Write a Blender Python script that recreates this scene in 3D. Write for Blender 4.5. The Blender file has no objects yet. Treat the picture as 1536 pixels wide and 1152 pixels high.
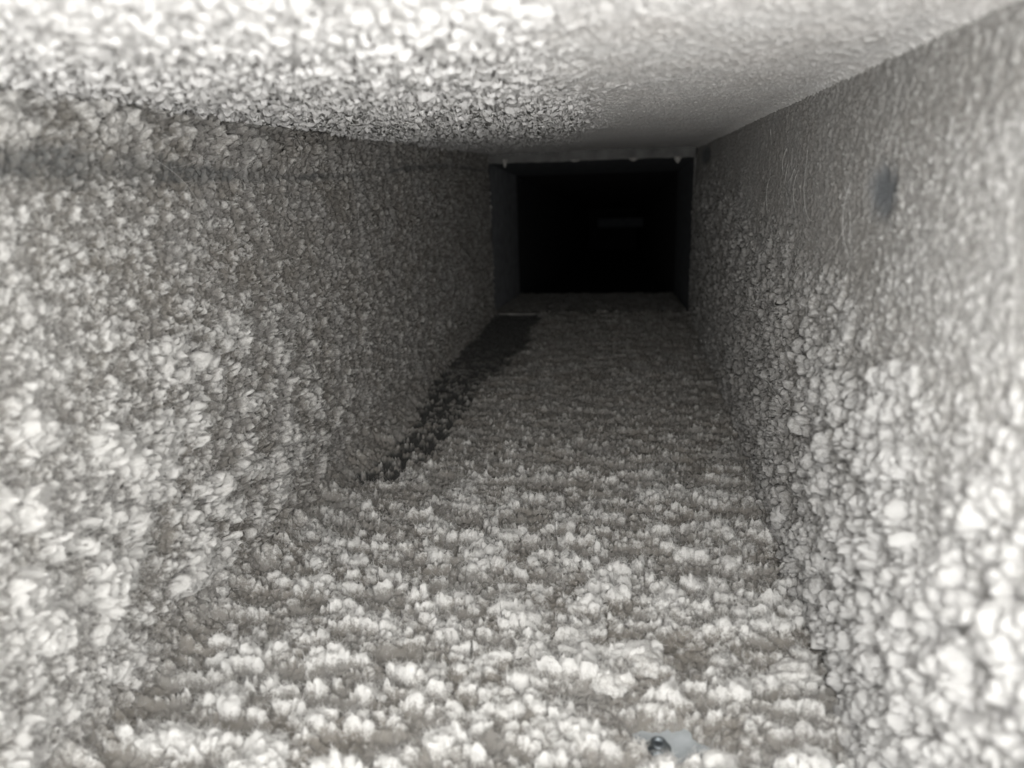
import bpy, math, random
import numpy as np
from mathutils import Matrix, Vector

random.seed(7)
C = bpy.context.scene.collection
S = bpy.context.scene

# ------------------------------------------------------------------ camera
F = 1100.0


def camera_axes(vx, vy, roll):
    yv = np.array([vx - 768, 576 - vy, -F]); yv /= np.linalg.norm(yv)
    r = math.radians(roll)
    z = np.array([math.sin(r), math.cos(r), 0.0]); z = z - yv * z.dot(yv); z /= np.linalg.norm(z)
    x = np.cross(yv, z)
    return np.array([x, yv, z])


cam_data = bpy.data.cameras.new('camera')
cam_data.sensor_width = 36.0
cam_data.lens = F / 1536 * 36.0
cam_data.clip_start = 0.005
cam_data.clip_end = 50
cam_data.dof.use_dof = True
cam_data.dof.focus_distance = 0.46
cam_data.dof.aperture_fstop = 8.2
cam = bpy.data.objects.new('camera', cam_data)
C.objects.link(cam)
cam.matrix_world = Matrix(camera_axes(950, 250, 0.8).tolist()).to_4x4()
S.camera = cam

# ------------------------------------------------------------------ light and exposure
W = bpy.data.worlds.new('room_light'); S.world = W
W.use_nodes = True
W.node_tree.nodes['Background'].inputs[0].default_value = (1.0, 0.988, 0.97, 1)
W.node_tree.nodes['Background'].inputs[1].default_value = 7.2


def area(name, loc, target, size, power, color):
    d = bpy.data.lights.new(name, 'AREA'); d.shape = 'DISK'; d.size = size; d.energy = power; d.color = color
    o = bpy.data.objects.new(name, d); C.objects.link(o)
    o.location = loc
    o.rotation_euler = (Vector(target) - Vector(loc)).to_track_quat('-Z', 'Y').to_euler()
    return o


fl = bpy.data.lights.new('flash_lamp', 'POINT'); fl.energy = 2.7; fl.shadow_soft_size = 0.006
fl.color = (1.0, 0.99, 0.972)
flo = bpy.data.objects.new('flash_lamp', fl); C.objects.link(flo); flo.location = (0.026, 0.0, 0.016)
# the room behind the open end of the duct is the world light; this portal marks the opening it enters by
portal = area('duct_opening', (-0.065, -0.101, -0.092), (-0.065, 1, -0.092), 0.33, 1.0, (1, 1, 1))
portal.data.shape = 'RECTANGLE'; portal.data.size = 0.34; portal.data.size_y = 0.29
portal.data.cycles.is_portal = True
S.view_settings.view_transform = 'Standard'
S.view_settings.look = 'None'
S.view_settings.gamma = 1.0
S.view_settings.use_curve_mapping = False
S.view_settings.exposure = 0.0

# ------------------------------------------------------------------ duct dimensions (metres)
XL, XR = -0.224, 0.094
ZF = -0.224
YB, YJ = -0.10, 1.15


def ceil_z(y):
    return 0.038 - 0.0115 * np.clip((y - 0.2) / 0.9, -1, 1.2)


# ------------------------------------------------------------------ numpy noise
def hsh(i, j, s):
    i = i.astype(np.int64); j = j.astype(np.int64)
    h = (i * 374761393 + j * 668265263 + s * 974634777) & 0xFFFFFFFF
    h = ((h ^ (h >> 13)) * 1274126177) & 0xFFFFFFFF
    h = ((h ^ (h >> 16)) * 2246822519) & 0xFFFFFFFF
    h = h ^ (h >> 15)
    return (h & 0xFFFFFF).astype(np.float32) / np.float32(0xFFFFFF)


def vnoise(u, v, s):
    iu = np.floor(u); iv = np.floor(v)
    fu = (u - iu).astype(np.float32); fv = (v - iv).astype(np.float32)
    fu = fu * fu * (3 - 2 * fu); fv = fv * fv * (3 - 2 * fv)
    a = hsh(iu, iv, s); b = hsh(iu + 1, iv, s); c = hsh(iu, iv + 1, s); d = hsh(iu + 1, iv + 1, s)
    return (a + (b - a) * fu) * (1 - fv) + (c + (d - c) * fu) * fv * 1.0


def fbm(u, v, s, octs=4, gain=0.5):
    r = 0; a = 1.0; t = 0
    for k in range(octs):
        r = r + a * vnoise(u * 2.03 ** k + 17.3 * k, v * 2.03 ** k - 9.1 * k, s + k); t += a; a *= gain
    return r / t


def worley(u, v, s, jit=0.9):
    """nearest cell: distance, second distance, vector to its centre, cell random"""
    iu = np.floor(u); iv = np.floor(v)
    n = u.shape
    d1 = np.full(n, 9.0, np.float32); d2 = np.full(n, 9.0, np.float32)
    cx = np.zeros(n, np.float32); cy = np.zeros(n, np.float32); rn = np.zeros(n, np.float32)
    for a in (-1, 0, 1):
        for b in (-1, 0, 1):
            pu = iu + a; pv = iv + b
            dx = (pu + 0.5 + jit * (hsh(pu, pv, s) - 0.5) - u).astype(np.float32)
            dy = (pv + 0.5 + jit * (hsh(pu, pv, s + 1) - 0.5) - v).astype(np.float32)
            d = np.sqrt(dx * dx + dy * dy)
            m = d < d1
            d2 = np.where(m, d1, np.minimum(d2, d))
            rr = hsh(pu, pv, s + 2)
            cx = np.where(m, dx, cx); cy = np.where(m, dy, cy); rn = np.where(m, rr, rn)
            d1 = np.where(m, d, d1)
    return d1, d2, cx, cy, rn


def sm(x, a, b):
    t = np.clip((x - a) / (b - a), 0, 1)
    return t * t * (3 - 2 * t)


def clumps(u, v, s, size, aniso, warp, rmin=0.35):
    """heaped clumps: height 0..1, sideways push (metres), clump mask"""
    w = size * warp
    wu = u + w * (fbm(u / size * 1.7, v / size * 1.7, s + 50, 3) - 0.5) * 2
    wv = v + w * (fbm(u / size * 1.7 + 40, v / size * 1.7, s + 60, 3) - 0.5) * 2
    d1, d2, cx, cy, rn = worley(wu / (size * aniso), wv / size, s)
    rad = 0.34 + 0.42 * rn
    edge = np.minimum((d2 - d1) * 1.5, 1)
    t = np.clip(1 - (d1 / rad) ** 2, 0, 1)
    h = np.sqrt(t) * np.clip(edge * 2.2, 0, 1) ** 0.5
    amp = rmin + (1 - rmin) * rn
    k = np.clip(d1 / rad, 0, 1) * h * amp
    nrm = np.maximum(d1, 1e-3)
    return h * amp, -cx / nrm * k * size * aniso, -cy / nrm * k * size, h, rn


# ------------------------------------------------------------------ helpers
def tag(o, label=None, cat=None, group=None, kind=None):
    if label: o['label'] = label
    if cat: o['category'] = cat
    if group: o['group'] = group
    if kind: o['kind'] = kind
    return o


def link(name, me, m, parent=None):
    o = bpy.data.objects.new(name, me); C.objects.link(o)
    if m and not me.materials: me.materials.append(m)
    if parent: o.parent = parent
    return o


def poly(name, verts, faces, m, parent=None, smooth=False):
    me = bpy.data.meshes.new(name); me.from_pydata([tuple(map(float, v)) for v in verts], [], faces); me.update()
    if smooth: me.shade_smooth()
    return link(name, me, m, parent)


def boxv(x0, x1, y0, y1, z0, z1):
    v = [(x, y, z) for x in (x0, x1) for y in (y0, y1) for z in (z0, z1)]
    f = [(0, 1, 3, 2), (4, 6, 7, 5), (0, 4, 5, 1), (2, 3, 7, 6), (0, 2, 6, 4), (1, 5, 7, 3)]
    return v, f


def grid_mesh(name, P, attrs, m):
    """P: (rows, cols, 3) float32"""
    R, K = P.shape[:2]
    me = bpy.data.meshes.new(name)
    me.vertices.add(R * K)
    me.vertices.foreach_set('co', P.reshape(-1).astype(np.float32))
    idx = np.arange(R * K).reshape(R, K)
    q = np.stack([idx[:-1, :-1], idx[:-1, 1:], idx[1:, 1:], idx[1:, :-1]], -1).reshape(-1, 4)
    n = len(q)
    me.loops.add(n * 4); me.loops.foreach_set('vertex_index', q.reshape(-1).astype(np.int32))
    me.polygons.add(n)
    me.polygons.foreach_set('loop_start', np.arange(0, n * 4, 4, dtype=np.int32))
    me.polygons.foreach_set('use_smooth', np.ones(n, bool))
    me.update(calc_edges=True)
    for k, a in attrs.items():
        at = me.attributes.new(k, 'FLOAT', 'POINT'); at.data.foreach_set('value', a.reshape(-1).astype(np.float32))
    me.materials.append(m)
    return me


# ------------------------------------------------------------------ materials
def mat(name):
    m = bpy.data.materials.new(name); m.use_nodes = True
    return m, m.node_tree, m.node_tree.nodes['Principled BSDF']


def noise(nt, co, scale, detail=4, rough=0.6):
    n = nt.nodes.new('ShaderNodeTexNoise'); n.inputs['Scale'].default_value = scale
    n.inputs['Detail'].default_value = detail; n.inputs['Roughness'].default_value = rough
    nt.links.new(co, n.inputs['Vector']); return n.outputs['Fac']


def mix(nt, f, a, b):
    n = nt.nodes.new('ShaderNodeMix'); n.data_type = 'RGBA'
    for s, v in ((n.inputs[0], f), (n.inputs[6], a), (n.inputs[7], b)):
        if isinstance(v, (tuple, float, int)): s.default_value = v
        else: nt.links.new(v, s)
    return n.outputs[2]


def ramp(nt, f, a, b):
    n = nt.nodes.new('ShaderNodeMapRange'); n.inputs[1].default_value = a; n.inputs[2].default_value = b
    nt.links.new(f, n.inputs[0]); return n.outputs[0]


def dust_material(name, pale, mid, brown, bump=0.8, fine=1.0, grime=(0.035, 0.036, 0.034, 1)):
    m, nt, b = mat(name)
    co = nt.nodes.new('ShaderNodeNewGeometry').outputs['Position']
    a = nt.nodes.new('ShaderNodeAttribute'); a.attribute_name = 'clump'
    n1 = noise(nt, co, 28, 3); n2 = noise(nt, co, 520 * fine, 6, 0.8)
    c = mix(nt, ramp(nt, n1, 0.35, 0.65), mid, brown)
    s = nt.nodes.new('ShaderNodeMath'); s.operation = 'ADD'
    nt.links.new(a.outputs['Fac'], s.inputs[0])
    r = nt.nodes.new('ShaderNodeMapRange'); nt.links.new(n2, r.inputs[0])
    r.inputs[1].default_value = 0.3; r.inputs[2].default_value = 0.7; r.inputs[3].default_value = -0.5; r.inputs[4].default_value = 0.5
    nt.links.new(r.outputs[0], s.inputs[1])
    c = mix(nt, ramp(nt, s.outputs[0], 0.15, 0.85), c, pale)  # pale lint tops; the darker sides and gaps also paint in shade
    g = nt.nodes.new('ShaderNodeAttribute'); g.attribute_name = 'grime'
    c = mix(nt, g.outputs['Fac'], c, grime)
    nt.links.new(c, b.inputs['Base Color'])
    b.inputs['Roughness'].default_value = 1.0
    b.inputs['Specular IOR Level'].default_value = 0.05
    b.inputs['Sheen Weight'].default_value = 0.15
    b.inputs['Sheen Roughness'].default_value = 0.6
    bp = nt.nodes.new('ShaderNodeBump'); bp.inputs['Strength'].default_value = bump; bp.inputs['Distance'].default_value = 0.0014
    n3 = noise(nt, co, 1100 * fine, 4, 0.8)
    nt.links.new(n3, bp.inputs['Height']); nt.links.new(bp.outputs[0], b.inputs['Normal'])
    return m


def metal_material(name, col, rough, metallic=0.9):
    m, nt, b = mat(name)
    co = nt.nodes.new('ShaderNodeNewGeometry').outputs['Position']
    n1 = noise(nt, co, 60, 4)
    dk = tuple(x * 0.55 for x in col[:3]) + (1,)
    nt.links.new(mix(nt, ramp(nt, n1, 0.3, 0.7), dk, col), b.inputs['Base Color'])
    b.inputs['Metallic'].default_value = metallic
    b.inputs['Roughness'].default_value = rough
    return m


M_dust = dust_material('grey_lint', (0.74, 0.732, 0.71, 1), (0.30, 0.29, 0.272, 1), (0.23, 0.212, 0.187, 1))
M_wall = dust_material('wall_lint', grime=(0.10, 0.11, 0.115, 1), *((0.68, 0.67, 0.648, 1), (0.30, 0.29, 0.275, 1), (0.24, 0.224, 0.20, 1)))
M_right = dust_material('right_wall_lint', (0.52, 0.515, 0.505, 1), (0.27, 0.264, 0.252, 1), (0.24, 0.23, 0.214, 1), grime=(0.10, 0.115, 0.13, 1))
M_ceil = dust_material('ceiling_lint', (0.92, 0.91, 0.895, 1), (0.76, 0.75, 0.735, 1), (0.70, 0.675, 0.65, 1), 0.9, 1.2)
M_metal = metal_material('galvanised_sheet', (0.50, 0.54, 0.56, 1), 0.6, 0.25)
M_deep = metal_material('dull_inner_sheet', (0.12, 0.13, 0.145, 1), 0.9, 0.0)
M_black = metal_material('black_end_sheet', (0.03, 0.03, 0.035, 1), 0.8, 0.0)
M_zinc = metal_material('zinc_screw', (0.26, 0.29, 0.31, 1), 0.55)
M_recess, _, _b = mat('screw_recess'); _b.inputs['Base Color'].default_value = (0.03, 0.035, 0.04, 1)
M_lip = metal_material('dull_lip', (0.17, 0.17, 0.165, 1), 0.95, 0.0)
M_flange = metal_material('dusty_flange', (0.30, 0.29, 0.27, 1), 0.8, 0.1)

# ------------------------------------------------------------------ duct shell (first section)
T = 0.0012


def shell(name, v, f, m=None):
    return tag(poly(name, v, f, m or M_metal), kind='structure')


shell('floor', *boxv(XL - T, XR + T, YB, YJ, ZF - T, ZF))
shell('wall_left', *boxv(XL - T, XL, YB, YJ, ZF, 0.06))
shell('wall_right', *boxv(XR, XR + T, YB, YJ, ZF, 0.06))
ys = [YB, 0.2 - 0.9, 0.2, YJ]
ys = [YB, YJ]
cv = []
for y in (YB, YJ):
    z = float(ceil_z(np.float64(y))) + 0.003
    cv += [(XL - T, y, z), (XR + T, y, z), (XR + T, y, z + T), (XL - T, y, z + T)]
shell('ceiling', cv, [(0, 1, 5, 4), (3, 7, 6, 2), (0, 4, 7, 3), (1, 2, 6, 5), (0, 3, 2, 1), (4, 5, 6, 7)])

# ------------------------------------------------------------------ dust layers
def rows_y(n, near=0.115, back=36):
    a = np.linspace(YB, near, back, endpoint=False)
    b = near * np.exp(np.linspace(0, math.log((YJ + 0.002) / near), n))
    return np.concatenate([a, b])


def spikes(u, v, s, size):
    """fine ragged fibres"""
    return fbm(u / size, v / size, s, 3, 0.65) - 0.5


def fibres(name, P, clump, bare, n, m, parent, seed, near=0.62, lift=(0, 0, 1), length=0.0035, thick=0.00008):
    """short curly lint fibres standing out of the dust"""
    rng = np.random.default_rng(seed)
    R, K = P.shape[:2]
    p = P.reshape(-1, 3); c = clump.reshape(-1)
    y = p[:, 1]
    w = np.clip(c, 0.05, 1) ** 1.3 * (y > 0.12) * np.clip((near - y) / 0.2, 0, 1) * (1 - bare.reshape(-1))
    # equal density per surface area: rows are spaced in proportion to y
    w = w * np.clip(y, 0.1, 1) ** 0.3
    w = w / w.sum()
    i = rng.choice(len(p), n, p=w)
    k = 5
    base = p[i] - np.array(lift) * 0.0004
    d = rng.normal(size=(n, 3)) + np.array(lift) * 0.9
    d /= np.linalg.norm(d, axis=1)[:, None]
    L = length * rng.uniform(0.35, 1.3, n)
    pts = np.zeros((n, k, 3)); pts[:, 0] = base
    cur = base.copy()
    for j in range(1, k):
        d = d + rng.normal(size=(n, 3)) * 0.55
        d /= np.linalg.norm(d, axis=1)[:, None]
        cur = cur + d * (L / (k - 1))[:, None]
        pts[:, j] = cur
    cu = bpy.data.hair_curves.new(name)
    cu.add_curves([k] * n)
    cu.attributes['position'].data.foreach_set('vector', pts.reshape(-1).astype(np.float32))
    ra = cu.attributes.new('radius', 'FLOAT', 'POINT')
    rad = np.tile(np.linspace(1, 0.4, k), (n, 1)) * thick
    ra.data.foreach_set('value', rad.reshape(-1).astype(np.float32))
    ca = cu.attributes.new('clump', 'FLOAT', 'POINT')
    ca.data.foreach_set('value', np.repeat(np.clip(c[i] * 0.9 + 0.1, 0, 1), k).astype(np.float32))
    cu.materials.append(m)
    o = bpy.data.objects.new(name, cu); C.objects.link(o); o.parent = parent
    tag(o, kind='stuff')


def floor_layer():
    Y = rows_y(860); X = np.linspace(XL, XR, 440)
    V, U = np.meshgrid(Y, X, indexing='ij')
    far = sm(V, 0.45, 1.05)
    dens = fbm(U / 0.05, V / 0.03, 31, 3)
    h1, ax, ay, m1, r1 = clumps(U, V, 1, 0.0085, 1.25, 0.55, 0.15)
    h2, bx, by, m2, r2 = clumps(U, V, 11, 0.0042, 1.25, 0.6, 0.2)
    h3, ex, ey, m3, r3 = clumps(U, V, 21, 0.019, 1.3, 0.5, 0.0)
    sp = spikes(U, V, 5, 0.0016)
    wv = V + 0.006 * (fbm(U / 0.012, V / 0.012, 70, 3) - 0.5)
    rid = 1 - 2 * np.abs(fbm(U / 0.034, wv / 0.0085, 71, 2) - 0.5)
    rid = sm(rid, 0.55, 1.0)
    k1 = sm(0.55 * fbm(U / 0.014, V / 0.008, 77, 3) + 0.35 * rid, 0.34, 0.58) * (1 - 0.85 * sm(V, 0.30, 0.62))
    h4, gx, gy, m4, r4 = clumps(U, V, 26, 0.0027, 1.3, 0.6, 0.15)
    nb = (1 - sm(V, 0.35, 0.75))
    h = 0.0026 * h4 * sm(V, 0.22, 0.45) + 0.0025 + 0.0034 * rid * (1 - 0.4 * far) + 0.0022 * (fbm(U / 0.022, V / 0.008, 3, 3) - 0.4) + 0.0068 * h1 * k1 + 0.0030 * h2 * (1 - 0.4 * far) + 0.0034 * h3 * nb * sm(r3, 0.45, 0.9)
    h = h + 0.0034 * sp * (1 - 0.5 * far) + 0.0020 * spikes(U, V, 8, 0.0009) * (1 - 0.6 * far)
    push = 0.42
    dx = push * (ax * k1 + bx * 0.6) + 0.0012 * spikes(U, V, 91, 0.0014)
    dy = push * (ay * k1 + by * 0.6) + 0.0012 * spikes(U, V, 95, 0.0014)
    # corner fillets
    cl = np.clip(1 - (U - XL) / 0.03, 0, 1); cr = np.clip(1 - (XR - U) / 0.014, 0, 1)
    h = h + 0.012 * cl ** 2 * (1 - 0.6 * far) - 0.0015 * cr
    # bare strip along the left side
    xc = -0.179 + 0.004 * np.sin(V * 14) - 0.014 * (1 - sm(V, 0.45, 0.56))
    wid = 0.020 + 0.022 * sm(V, 0.5, 1.0)
    d = np.abs(U - xc) / wid + 1.3 * (fbm(U / 0.02, V / 0.03, 201, 5, 0.7) - 0.5)
    bare = (1 - sm(d, 0.7, 1.2)) * sm(V, 0.45, 0.50)
    # bare patch round the screw
    d = np.hypot((U - SCREW[0] - 0.004) / 0.021, (V - SCREW[1]) / 0.013) + 1.1 * (fbm(U / 0.006, V / 0.006, 301, 3) - 0.5)
    bs = 1 - sm(d, 0.7, 1.15)
    tuft = sm(fbm(U / 0.0055, V / 0.0055, 211, 3, 0.6), 0.52, 0.64) * (1 - 0.7 * far)
    gr = bare * (1 - 0.85 * tuft)
    b = np.maximum(0.8 * gr, bs)
    h = h * (1 - b) - 0.0012 * sm(bs, 0.5, 1.0)
    q = 1 - b
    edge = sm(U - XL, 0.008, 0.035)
    P = np.stack([np.clip(U + dx * q, XL + 0.0001, XR - 0.0001), V + dy * q, ZF + h], -1)
    clump = (0.35 + 0.65 * edge) * np.clip(sm(0.0068 * h1 * k1 + 0.0018 * h4 + 0.0030 * h2 * (1 - 0.3 * far) + 0.0030 * sp + 0.0012 * rid + 0.003 * h3 * nb * sm(r3, .45, .9), 0.0014, 0.0080), 0, 1) * (1 - 0.2 * sm(V, 0.3, 0.5)) * (1 - 0.2 * far) + 0.25 * (r2 - 0.5) * m2  # paleness follows height; its fade with depth partly paints the light falloff
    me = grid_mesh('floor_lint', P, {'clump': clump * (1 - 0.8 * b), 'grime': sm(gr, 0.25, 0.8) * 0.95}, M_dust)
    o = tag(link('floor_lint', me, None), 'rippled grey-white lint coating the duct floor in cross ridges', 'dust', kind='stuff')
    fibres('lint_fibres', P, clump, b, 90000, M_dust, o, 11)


SCREW = (0.0130, 0.246)


def side_layer(name, side, label):
    left = side < 0
    Y = rows_y(820 if left else 900, 0.15 if left else 0.12)
    Z = np.linspace(ZF, 0.040, 420)
    V, U = np.meshgrid(Y, Z, indexing='ij')    # V along duct, U up
    s = 1000 if left else 2000
    far = sm(V, 0.4, 1.0)
    t = (U - ZF) / 0.26                          # 0 bottom .. 1 top
    if left:
        # coarse fluff low down, fine grain higher, coarse again under the ceiling, crease between
        coarse = np.clip(1 - sm(U + 0.035 * (fbm(U / 0.05, V / 0.05, s + 7, 2) - 0.5) + 0.12 * sm(V, .3, .8) * 0.5, -0.10, -0.035) + sm(U, 0.000, 0.020), 0, 1)
        coarse = coarse * (1 - 0.75 * sm(V, 0.3, 0.65))
        h1, ax, ay, m1, r1 = clumps(V, U, s, 0.0115, 1.0, 0.8, 0.1)
        h2, bx, by, m2, r2 = clumps(V, U, s + 11, 0.0052, 1.0, 0.7, 0.2)
        h3, ex, ey, m3, r3 = clumps(V, U, s + 23, 0.0026, 0.9, 0.5, 0.2)
        k1 = sm(fbm(V / 0.016, U / 0.016, s + 77, 4, 0.6), 0.37, 0.58) * sm(U - ZF, 0.004, 0.03)
        h = 0.003 + coarse * (0.0098 * h1 * k1 + 0.003 * (fbm(V / 0.02, U / 0.02, s + 5, 3))) + (0.7 + 0.3 * coarse) * 0.0050 * h2 + 0.0020 * h3 * (1 - coarse * 0.5)
        sp = spikes(V, U, s + 9, 0.0017)
        h = h + (0.0016 + 0.0028 * coarse) * sp + 0.0018 * spikes(V, U, s + 19, 0.0009) * (1 - 0.6 * far)
        k = coarse * k1
        dv = 0.5 * (ax * k + bx * 0.8) + 0.0014 * spikes(V, U, s + 31, 0.0015) * (0.4 + coarse)
        du = 0.5 * (ay * k + by * 0.8) + 0.0014 * spikes(V, U, s + 35, 0.0015) * (0.4 + coarse) + 0.25 * h * (1 - 0.5 * far)
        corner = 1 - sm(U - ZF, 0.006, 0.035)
        clump = (1 - 0.7 * corner) * sm(0.0066 * h1 * k1 * coarse + 0.0036 * h2 + 0.0016 * h3 + 0.0034 * sp, 0.0014, 0.0068 * (0.45 + 0.55 * coarse.mean())) * (1 - 0.45 * sm(V, 0.24, 0.5)) + 0.3 * (1 - sm(V, 0.22, 0.32))  # paler near, duller deeper: light falloff along the wall painted into the colour
        # crease of bare metal just below the ceiling fluff
        d = np.abs(U - 0.003 - 0.004 * np.sin(V * 9)) / (0.009 - 0.006 * sm(V, .25, .5)) + 1.9 * (fbm(V / 0.03, U / 0.006, s + 55, 4, 0.65) - 0.5)
        b = (1 - sm(d, 0.2, 1.1)) * (0.55 + 0.45 * sm(fbm(V / 0.05, U / 0.1, s + 58, 2), 0.45, 0.6))
        h = h + 0.010 * np.clip(1 - (U - ZF) / 0.028, 0, 1) ** 2 * (1 - 0.6 * far)
        h = h * (1 - 0.25 * b)
        grime = 0.7 * b * (1 - 0.6 * h3)
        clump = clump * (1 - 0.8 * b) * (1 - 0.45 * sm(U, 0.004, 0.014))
    else:
        fine = np.clip(sm(U + 0.02 * (fbm(U / 0.05, V / 0.05, s + 7, 2) - 0.5) - 0.06 * sm(V, 0.25, 0.9), -0.115, -0.03), 0, 1)
        h1, ax, ay, m1, r1 = clumps(V, U, s, 0.0088, 0.95, 0.6, 0.2)
        h2, bx, by, m2, r2 = clumps(V, U, s + 11, 0.0046, 0.85, 0.6, 0.2)
        h3, ex, ey, m3, r3 = clumps(V, U, s + 23, 0.0021, 1.0, 0.5, 0.2)
        co = 1 - fine; k = co * (1 - 0.5 * sm(V, 0.3, 0.65))
        k1 = sm(fbm(V / 0.02, U / 0.02, s + 77, 3), 0.30, 0.5)
        h = 0.002 + 0.0080 * h1 * k * k1 + 0.0034 * h2 * (0.25 + 0.75 * co) + 0.0011 * h3 * (0.8 + 0.2 * co)
        sp = spikes(V, U, s + 9, 0.0015)
        h = h + (0.0004 + 0.0010 * co) * sp + 0.0006 * spikes(V, U, s + 19, 0.0006) * (1 - far)
        dv = 0.45 * (ax * k * k1 + bx * (0.25 + 0.75 * co)) + 0.0008 * spikes(V, U, s + 31, 0.0015) * co
        du = 0.45 * (ay * k * k1 + by * (0.25 + 0.75 * co)) + 0.0008 * spikes(V, U, s + 35, 0.0015) * co
        clump = 0.1 + 0.75 * sm(0.0066 * h1 * k * k1 + 0.0028 * h2 * co + 0.0014 * h3 + 0.0008 * sp, 0.0006, 0.0048 - 0.0034 * fine)
        clump = (clump * (1 - 0.35 * fine * (1 - h3)) + 0.35 * (1 - sm(V, 0.2, 0.33))) * (1 - 0.6 * sm(V, 0.22, 0.5))  # near end lightened, far part darkened, so the colour carries painted light falloff
        # rubbed spot
        d = np.hypot((V - SPOT[0]) / 0.016, (U - SPOT[1]) / 0.011) + 1.0 * (fbm(V / 0.008, U / 0.008, s + 301, 3) - 0.5)
        b = 1 - sm(d, 0.3, 1.4)
        d = np.hypot((V - 1.02) / 0.07, (U - 0.012) / 0.012)
        b = np.maximum(b, 1 - sm(d, 0.6, 1.2))
        h = h * (1 - 0.8 * b)
        grime = 0.85 * b
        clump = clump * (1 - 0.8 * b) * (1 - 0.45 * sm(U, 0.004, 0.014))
    x = (XL + h) if left else (XR - h)
    P = np.stack([x, V + dv, np.clip(U + du, ZF + 0.0002, None)], -1)
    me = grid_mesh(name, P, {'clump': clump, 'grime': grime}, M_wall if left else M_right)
    if left:                                    # faces point into the duct
        me.flip_normals()
    o = tag(link(name, me, None), label, 'dust', kind='stuff')
    inside = (XR - P[:, :, 0] > 0) & (P[:, :, 2] < 0.03)
    keep = clump * (1.0 if left else (0.25 + 0.75 * co))
    fibres('lint_fibres', P, keep, 1 - inside, 70000 if left else 35000, M_wall if left else M_right, o, 12 + side, lift=(-side, 0, 0.2), length=0.0035 if left else 0.0022)


SPOT = (0.302, -0.012)


def ceiling_layer():
    Y = rows_y(900, 0.10); X = np.linspace(XL, XR, 400)
    V, U = np.meshgrid(Y, X, indexing='ij')
    s = 3000
    far = sm(V, 0.45, 1.0)
    # flaky on the left, fine felt on the right
    fl_ = 1 - sm(U + 0.05 * (fbm(U / 0.04, V / 0.04, s + 3, 4) - 0.5) + 0.05 * far, -0.075, 0.012)
    h1, ax, ay, m1, r1 = clumps(U, V, s, 0.0052, 1.1, 0.9, 0.1)
    h2, bx, by, m2, r2 = clumps(U, V, s + 11, 0.0027, 1.1, 0.9, 0.1)
    h3, ex, ey, m3, r3 = clumps(U, V, s + 23, 0.0017, 1.0, 0.5, 0.2)
    fl_ = np.maximum(fl_, 0.8 * sm(U, 0.035, 0.05) * (1 - sm(V, 0.17, 0.2)))
    k = fl_ * (1 - 0.6 * far) * (0.45 + 0.55 * sm(V, 0.12, 0.25))
    h = 0.002 + k * (0.0046 * h1 + 0.0026 * h2) + (0.6 + 0.3 * fl_) * 0.0016 * h3 * sm(r3, 0.3, 0.9) + (0.0003 + 0.0008 * k) * spikes(U, V, s + 9, 0.0018)
    h = h + 0.0016 * fbm(U / 0.09, V / 0.09, s + 40, 2)
    # flakes lift towards the lamp side: slanted plates
    h = h + 0.0012 * k * np.clip(-(ay / 0.0052), -1, 1) * 0.8
    dx = 0.75 * k * (ax + bx); dy = 0.75 * k * (ay + by) + 0.5 * k * 0.0046 * h1
    h = h + 0.004 * np.clip(1 - (U - XL) / 0.012, 0, 1) ** 2 + 0.004 * np.clip(1 - (XR - U) / 0.012, 0, 1) ** 2
    z = ceil_z(V) + 0.003 - h
    P = np.stack([U + dx, V + dy, z], -1)
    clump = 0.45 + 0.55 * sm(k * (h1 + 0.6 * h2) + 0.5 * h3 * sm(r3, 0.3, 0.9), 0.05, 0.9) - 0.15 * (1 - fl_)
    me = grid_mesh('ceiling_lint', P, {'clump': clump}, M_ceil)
    me.flip_normals()
    tag(link('ceiling_lint', me, None), 'flaking pale lint on the duct ceiling turning to fine felt at the right', 'dust', kind='stuff')


floor_layer()
side_layer('left_wall_lint', -1, 'fluffy grey lint coating the left duct wall, coarse towards the floor')
side_layer('right_wall_lint', 1, 'knobbly pale lint with dark cracks coating the right duct wall')
ceiling_layer()

# ------------------------------------------------------------------ second section beyond the joint
VD = np.linalg.inv(camera_axes(950, 250, 0.8)) if False else camera_axes(950, 250, 0.8)
d2 = VD @ np.array([930 - 768, 576 - 335, -F]); d2 /= d2[1]      # axis of the further duct run


def run(y0, y1, xl, xr, zf, zc, m, top=True):
    """four separate sheet walls of one straight run; values given at y0"""
    L = y1 - y0; ox, oz = d2[0] * L, d2[2] * L

    def sheet(name, a, b, n):
        v = [a, b, (b[0] + ox, y1, b[2] + oz), (a[0] + ox, y1, a[2] + oz)]
        v = v + [(p[0] + n[0], p[1], p[2] + n[1]) for p in v]
        shell(name, v, [(0, 1, 2, 3), (7, 6, 5, 4), (0, 4, 5, 1), (1, 5, 6, 2), (2, 6, 7, 3), (3, 7, 4, 0)], m)
    sheet('wall_left', (xl, y0, zf), (xl, y0, zc), (-T, 0))
    sheet('wall_right', (xr, y0, zf), (xr, y0, zc), (T, 0))
    sheet('floor', (xl, y0, zf), (xr, y0, zf), (0, -T))
    sheet('ceiling', (xl, y0, zc), (xr, y0, zc), (0, T))
    return ox, oz


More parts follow.
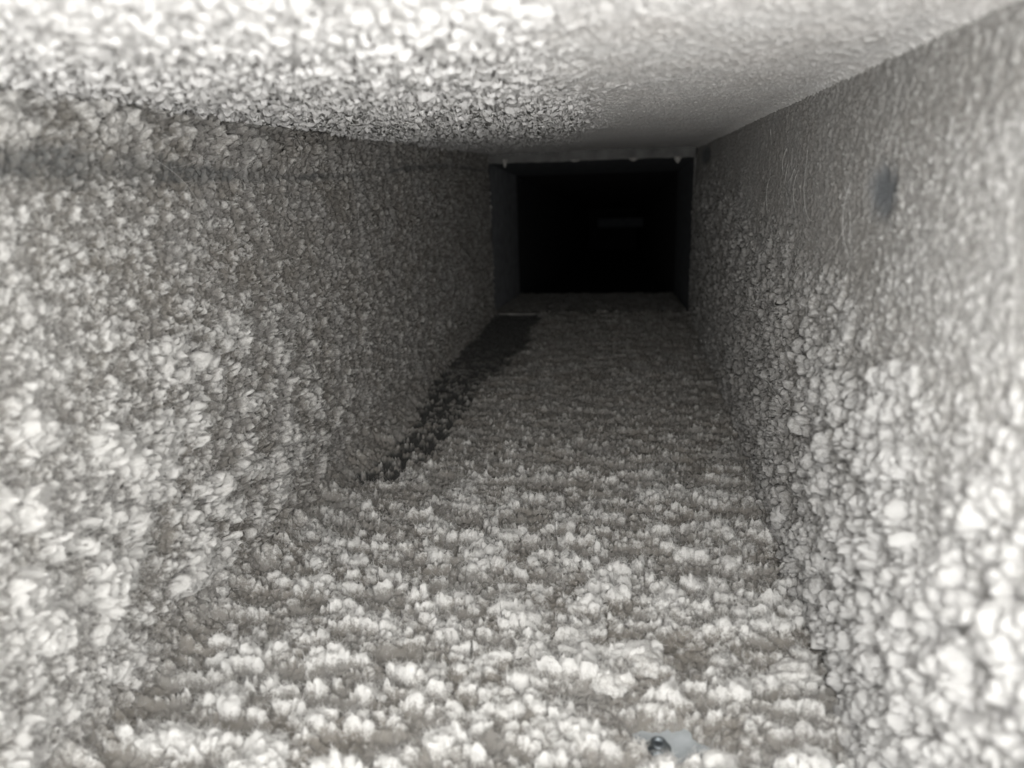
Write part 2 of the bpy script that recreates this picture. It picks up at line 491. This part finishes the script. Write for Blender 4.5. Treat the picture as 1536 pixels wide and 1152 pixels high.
M_side3 = metal_material('dull_far_side', (0.055, 0.06, 0.07, 1), 0.95, 0.0)
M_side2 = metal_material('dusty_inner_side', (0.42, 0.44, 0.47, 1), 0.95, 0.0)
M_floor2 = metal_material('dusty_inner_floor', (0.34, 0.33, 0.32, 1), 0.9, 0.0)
Y2 = 1.47
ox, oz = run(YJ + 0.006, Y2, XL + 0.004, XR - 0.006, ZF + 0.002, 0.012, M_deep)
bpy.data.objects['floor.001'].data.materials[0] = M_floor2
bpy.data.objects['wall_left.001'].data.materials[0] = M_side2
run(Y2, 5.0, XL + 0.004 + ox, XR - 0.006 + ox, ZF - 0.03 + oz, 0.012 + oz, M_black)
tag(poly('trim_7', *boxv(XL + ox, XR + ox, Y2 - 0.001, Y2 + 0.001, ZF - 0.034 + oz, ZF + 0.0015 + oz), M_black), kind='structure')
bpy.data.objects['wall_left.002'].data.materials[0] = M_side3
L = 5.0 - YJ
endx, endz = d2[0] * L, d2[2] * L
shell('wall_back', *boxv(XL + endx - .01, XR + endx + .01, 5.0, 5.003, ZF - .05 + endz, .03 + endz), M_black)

# ------------------------------------------------------------------ flange frame at the joint
def strip(name, x0, x1, z0, z1, y0=YJ - 0.004, y1=YJ + 0.010, wob=0.0006, n=40, m=None, horizontal=True):
    """a sheet-metal flange leg with a slightly uneven dusty edge"""
    v = []; f = []
    for i in range(n + 1):
        t = i / n
        w = wob * (random.random() - 0.5) * 2
        if horizontal:
            x = x0 + (x1 - x0) * t
            v += [(x, y0, z0 + w), (x, y1, z0 + w), (x, y1, z1 + w), (x, y0, z1 + w)]
        else:
            z = z0 + (z1 - z0) * t
            v += [(x0 + w, y0, z), (x0 + w, y1, z), (x1 + w, y1, z), (x1 + w, y0, z)]
    for i in range(n):
        for k in range(4):
            f.append((4 * i + k, 4 * i + (k + 1) % 4, 4 * i + 4 + (k + 1) % 4, 4 * i + 4 + k))
    f += [(3, 2, 1, 0), (4 * n, 4 * n + 1, 4 * n + 2, 4 * n + 3)]
    return tag(poly(name, v, f, m or M_flange), kind='structure')


strip('trim_1', XL, XR, ZF, ZF + 0.0042)
strip('trim_2', XL, XR, 0.011, 0.030, wob=0.0008, m=M_lip)
strip('trim_3', XL - 0.002, XL + 0.0045, ZF, 0.034, horizontal=False, wob=0.0003, m=M_lip)
strip('trim_4', XR - 0.0065, XR - 0.0045, ZF, 0.011, horizontal=False, wob=0.0002, m=M_lip)
strip('trim_5', XR - 0.0046, XR + 0.003, ZF, 0.034, horizontal=False, wob=0.0001, m=M_lip)

# ------------------------------------------------------------------ screw in its bare patch
def lathe(prof, n=32):
    v = []; f = []
    for r, z in prof:
        for i in range(n):
            a = 2 * math.pi * i / n; v.append((r * math.cos(a), r * math.sin(a), z))
    for j in range(len(prof) - 1):
        for i in range(n):
            f.append((j * n + i, j * n + (i + 1) % n, (j + 1) * n + (i + 1) % n, (j + 1) * n + i))
    f.append(tuple(range(n - 1, -1, -1))); f.append(tuple((len(prof) - 1) * n + i for i in range(n)))
    return v, f


scr = bpy.data.objects.new('sheet_metal_screw', None); C.objects.link(scr)
scr.location = (SCREW[0], SCREW[1], ZF)
tag(scr, 'small zinc screw with a dark recess in a bare patch of the duct floor', 'screw')
v, f = lathe([(0.0050, 0), (0.0052, 0.0004), (0.0046, 0.0009), (0.0034, 0.0011), (0.0034, 0.0030), (0.0031, 0.0036), (0.0022, 0.0038), (0.0020, 0.0024), (0.0002, 0.0022)])
poly('head', v, f, M_zinc, scr, True)
v, f = lathe([(0.00195, 0.0023), (0.0019, 0.0026), (0.0003, 0.0027)], 6)
poly('recess', v, f, M_recess, scr)

# thin lint on the floor of the second section, and a bar of sheet far down the run
def second_floor():
    V, U = np.meshgrid(np.linspace(YJ + 0.012, Y2, 150), np.linspace(XL + 0.006, XR - 0.008, 160), indexing='ij')
    h1, ax, ay, m1, r1 = clumps(U, V, 400, 0.009, 1.3, 0.6, 0.2)
    h = 0.0012 + 0.003 * h1 + 0.002 * spikes(U, V, 402, 0.004)
    t = V - YJ - 0.006
    P = np.stack([U + d2[0] * t, V, ZF + 0.003 + d2[2] * t + h], -1)
    me = grid_mesh('second_floor_lint', P, {'clump': h1 * 0.3, 'grime': 0 * h1 + 0.35}, M_dust)
    tag(link('second_floor_lint', me, None), 'thin grey lint on the duct floor just beyond the flange joint', 'dust', kind='stuff')


second_floor()
t = 3.6 - YJ
tag(poly('trim_6', *boxv(XL + d2[0] * t + 0.1, XR + d2[0] * t, 3.6, 3.62, ZF - 0.025 + d2[2] * t + 0.15, ZF - 0.025 + d2[2] * t + 0.19), M_deep), kind='structure')


# ------------------------------------------------------------------ single tufts
def tuft_mesh(name, seed, squash=0.8, rough=0.5, clump=0.9, sub=4, droop=0.0):
    import bmesh
    from mathutils import noise as mn
    bm = bmesh.new(); bmesh.ops.create_icosphere(bm, subdivisions=sub, radius=1)
    off = Vector((seed * 3.7, seed * 1.3, seed * 7.1))
    for v in bm.verts:
        n = v.co.normalized()
        a = mn.fractal(n * 1.3 + off, 1.1, 2.1, 4)
        b = mn.voronoi(n * 2.0 + off)[0][0]
        c = mn.noise(n * 14 + off) + 0.6 * mn.noise(n * 30 + off)
        r = 1 + rough * 0.38 * a - rough * 0.55 * (b - 0.3) + 0.045 * c
        v.co = n * r
        v.co.z *= squash
        if droop:
            v.co.z = v.co.z * (1 + droop) if v.co.z < 0 else v.co.z * 0.5
            if v.co.z < 0:
                k = 1 / (1 + 0.35 * -v.co.z); v.co.x *= k; v.co.y *= k
    me = bpy.data.meshes.new(name); bm.to_mesh(me); bm.free(); me.shade_smooth()
    at = me.attributes.new('clump', 'FLOAT', 'POINT')
    co = np.zeros(len(me.vertices) * 3, np.float32); me.vertices.foreach_get('co', co)
    z = co.reshape(-1, 3)[:, 2]
    at.data.foreach_set('value', np.full(len(z), clump, np.float32))
    me.materials.append(M_dust)
    return me


TUFTS = [tuft_mesh('tuft_%d' % i, i + 1, (0.75, 0.6, 0.85, 0.7, 0.65)[i], (0.7, 0.9, 0.8, 1.0, 0.9)[i], 0.7) for i in range(5)]
TUFTS_R = [tuft_mesh('knob_%d' % i, i + 21, (0.9, 0.8, 0.85)[i], 0.6, 0.75) for i in range(3)]
for _m in TUFTS_R:
    _m.materials[0] = M_right
BROWN = tuft_mesh('tuft_brown', 9, 0.6, 1.1, 0.0)


def place(me, name, loc, size, label, group, rot=None, cat='dust clump', m=None):
    o = bpy.data.objects.new(name, me); C.objects.link(o)
    o.location = loc; o.scale = (size[0], size[1], size[2])
    o.rotation_euler = rot or (random.uniform(-.2, .2), random.uniform(-.2, .2), random.uniform(0, 6.28))
    return tag(o, label, cat, group)


floor_tufts = [
    (0.0091, 0.2892, 0.0090, 'large round white lint tuft on the duct floor, tallest one behind the screw'),
    (-0.0070, 0.2748, 0.0084, 'broad white lint tuft lying just left of the tallest tuft behind the screw'),
    (-0.0229, 0.3052, 0.0056, 'small pale lint tuft up the floor behind the broad white tuft'),
    (-0.0462, 0.2904, 0.0082, 'wide flat white lint tuft in the middle of the duct floor'),
    (-0.0565, 0.2605, 0.0064, 'white lint tuft in front of the wide flat one mid floor'),
    (-0.0317, 0.2457, 0.0062, 'white lint tuft left of the brownish tuft at the front of the floor'),
    (-0.1101, 0.2544, 0.0060, 'white lint tuft on the front left part of the duct floor'),
    (0.0724, 0.2871, 0.0098, 'big fluffy grey-white lint tuft near the foot of the right wall'),
    (0.0256, 0.4679, 0.0054, 'lone pale lint tuft standing out on the finely rippled middle floor')]
for i, (x, y, r, lab) in enumerate(floor_tufts):
    place(TUFTS[i % 5], 'lint_tuft', (x, y, ZF + 0.0045 + 0.2 * r), (r * 1.15, r * 0.95, r * 0.95), lab, 'larger lint tufts on the duct floor')
place(BROWN, 'lint_tuft', (-0.0152, 0.2408, ZF + 0.004), (0.0095, 0.008, 0.007),
      'brownish fibrous lint tuft on the floor, left of the screw', 'larger lint tufts on the duct floor')

wall_clumps = [
    (0.4045, -0.1969, 0.0082, 'grey round dust ball in the corner where floor meets right wall'),
    (0.3815, -0.1987, 0.0054, 'small dust ball just below the grey round ball in the right corner'),
    (0.3161, -0.1763, 0.0058, 'pale dust knob low on the right wall, above the lowest one by the floor'),
    (0.3175, -0.1899, 0.0064, 'large pale dust knob lowest on the right wall by the floor'),
    (0.2656, -0.1646, 0.0057, 'smooth pale dust knob right of the two knobs by the floor corner')]
for i, (y, z, r, lab) in enumerate(wall_clumps):
    place(TUFTS_R[i % 3], 'dust_knob', (XR - 0.0045 - 0.25 * r, y, z), (r * 0.8, r, r), lab, 'dust knobs low on the right duct wall',
          rot=(random.uniform(-.3, .3), random.uniform(-.2, .2), random.uniform(-.3, .3)))

left_tufts = [
    (0.3174, -0.2120, 0.0064, 'white lint tuft at the foot of the left wall where it meets the floor'),
    (0.3081, -0.1803, 0.0086, 'largest fluffy white lint tuft low on the left wall'),
    (0.2154, -0.1642, 0.0088, 'blurred white lint tuft nearest the lens on the left wall')]
for i, (y, z, r, lab) in enumerate(left_tufts):
    place(TUFTS[(i + 2) % 5], 'lint_tuft', (XL + 0.006 + 0.2 * r, y, z), (r * 0.8, r, r), lab, 'larger lint tufts on the left wall')

# hanging tufts on the lip of the joint
DRIP = tuft_mesh('tuft_hanging', 14, 1.0, 0.5, 0.35, 3, droop=1.2)
for x, z, w, h, lab in (
        (-0.1925, 0.0150, 0.0042, 0.0055, 'finger of dust hanging from the left end of the joint lip'),
        (0.0640, 0.0110, 0.0060, 0.0042, 'blob of dust hanging from the right end of the joint lip'),
        (-0.0860, 0.0120, 0.0085, 0.0014, 'low smear of dust under the middle of the joint lip'),
        (0.0000, 0.0118, 0.0080, 0.0022, 'small sagging dust bump on the joint lip, right of the middle')):
    place(DRIP, 'hanging_dust', (x, YJ - 0.004, z), (w, 0.004, h), lab, None, rot=(0, 0, 0.3))

# long loose hairs
def hairs(name, label, starts, m, seed):
    rng = np.random.default_rng(seed); k = 26
    pts = []
    for p, d, nrm, L in starts:
        p = np.array(p, float); d = np.array(d, float); d /= np.linalg.norm(d); nrm = np.array(nrm, float)
        bend = rng.normal() * 0.04
        side = np.cross(nrm, d)
        for j in range(k):
            pts.append(p.copy() + nrm * 0.0016 * math.sin(j / (k - 1) * math.pi))
            bend += rng.normal() * 0.014
            side = np.cross(nrm, d); d = d + side * bend; d -= nrm * d.dot(nrm); d /= np.linalg.norm(d)
            p = p + d * L / k
    cu = bpy.data.hair_curves.new(name); cu.add_curves([k] * len(starts))
    cu.attributes['position'].data.foreach_set('vector', np.array(pts, np.float32).reshape(-1))
    ra = cu.attributes.new('radius', 'FLOAT', 'POINT'); ra.data.foreach_set('value', np.full(len(pts), 0.00005, np.float32))
    ca = cu.attributes.new('clump', 'FLOAT', 'POINT'); ca.data.foreach_set('value', np.full(len(pts), 1.0, np.float32))
    cu.materials.append(m)
    o = bpy.data.objects.new(name, cu); C.objects.link(o)
    tag(o, label, 'fibres', kind='stuff')


rg = np.random.default_rng(5)
st = [((XR - 0.0042, rg.uniform(0.2, 0.55), rg.uniform(-0.09, 0.012)), (0, rg.normal(), rg.normal() * 0.8), (-1, 0, 0), rg.uniform(0.015, 0.05)) for _ in range(20)]
hairs('loose_hairs', 'long fine pale hairs clinging to the right duct wall around the rubbed spot', st, M_dust, 3)
st = [((XL + 0.009, rg.uniform(0.25, 0.6), rg.uniform(-0.03, 0.012)), (0, 1, rg.normal() * 0.25), (1, 0, 0), rg.uniform(0.02, 0.05)) for _ in range(22)]
hairs('loose_hairs', 'fine hairs along the dark crease near the top of the left wall', st, M_dust, 4)
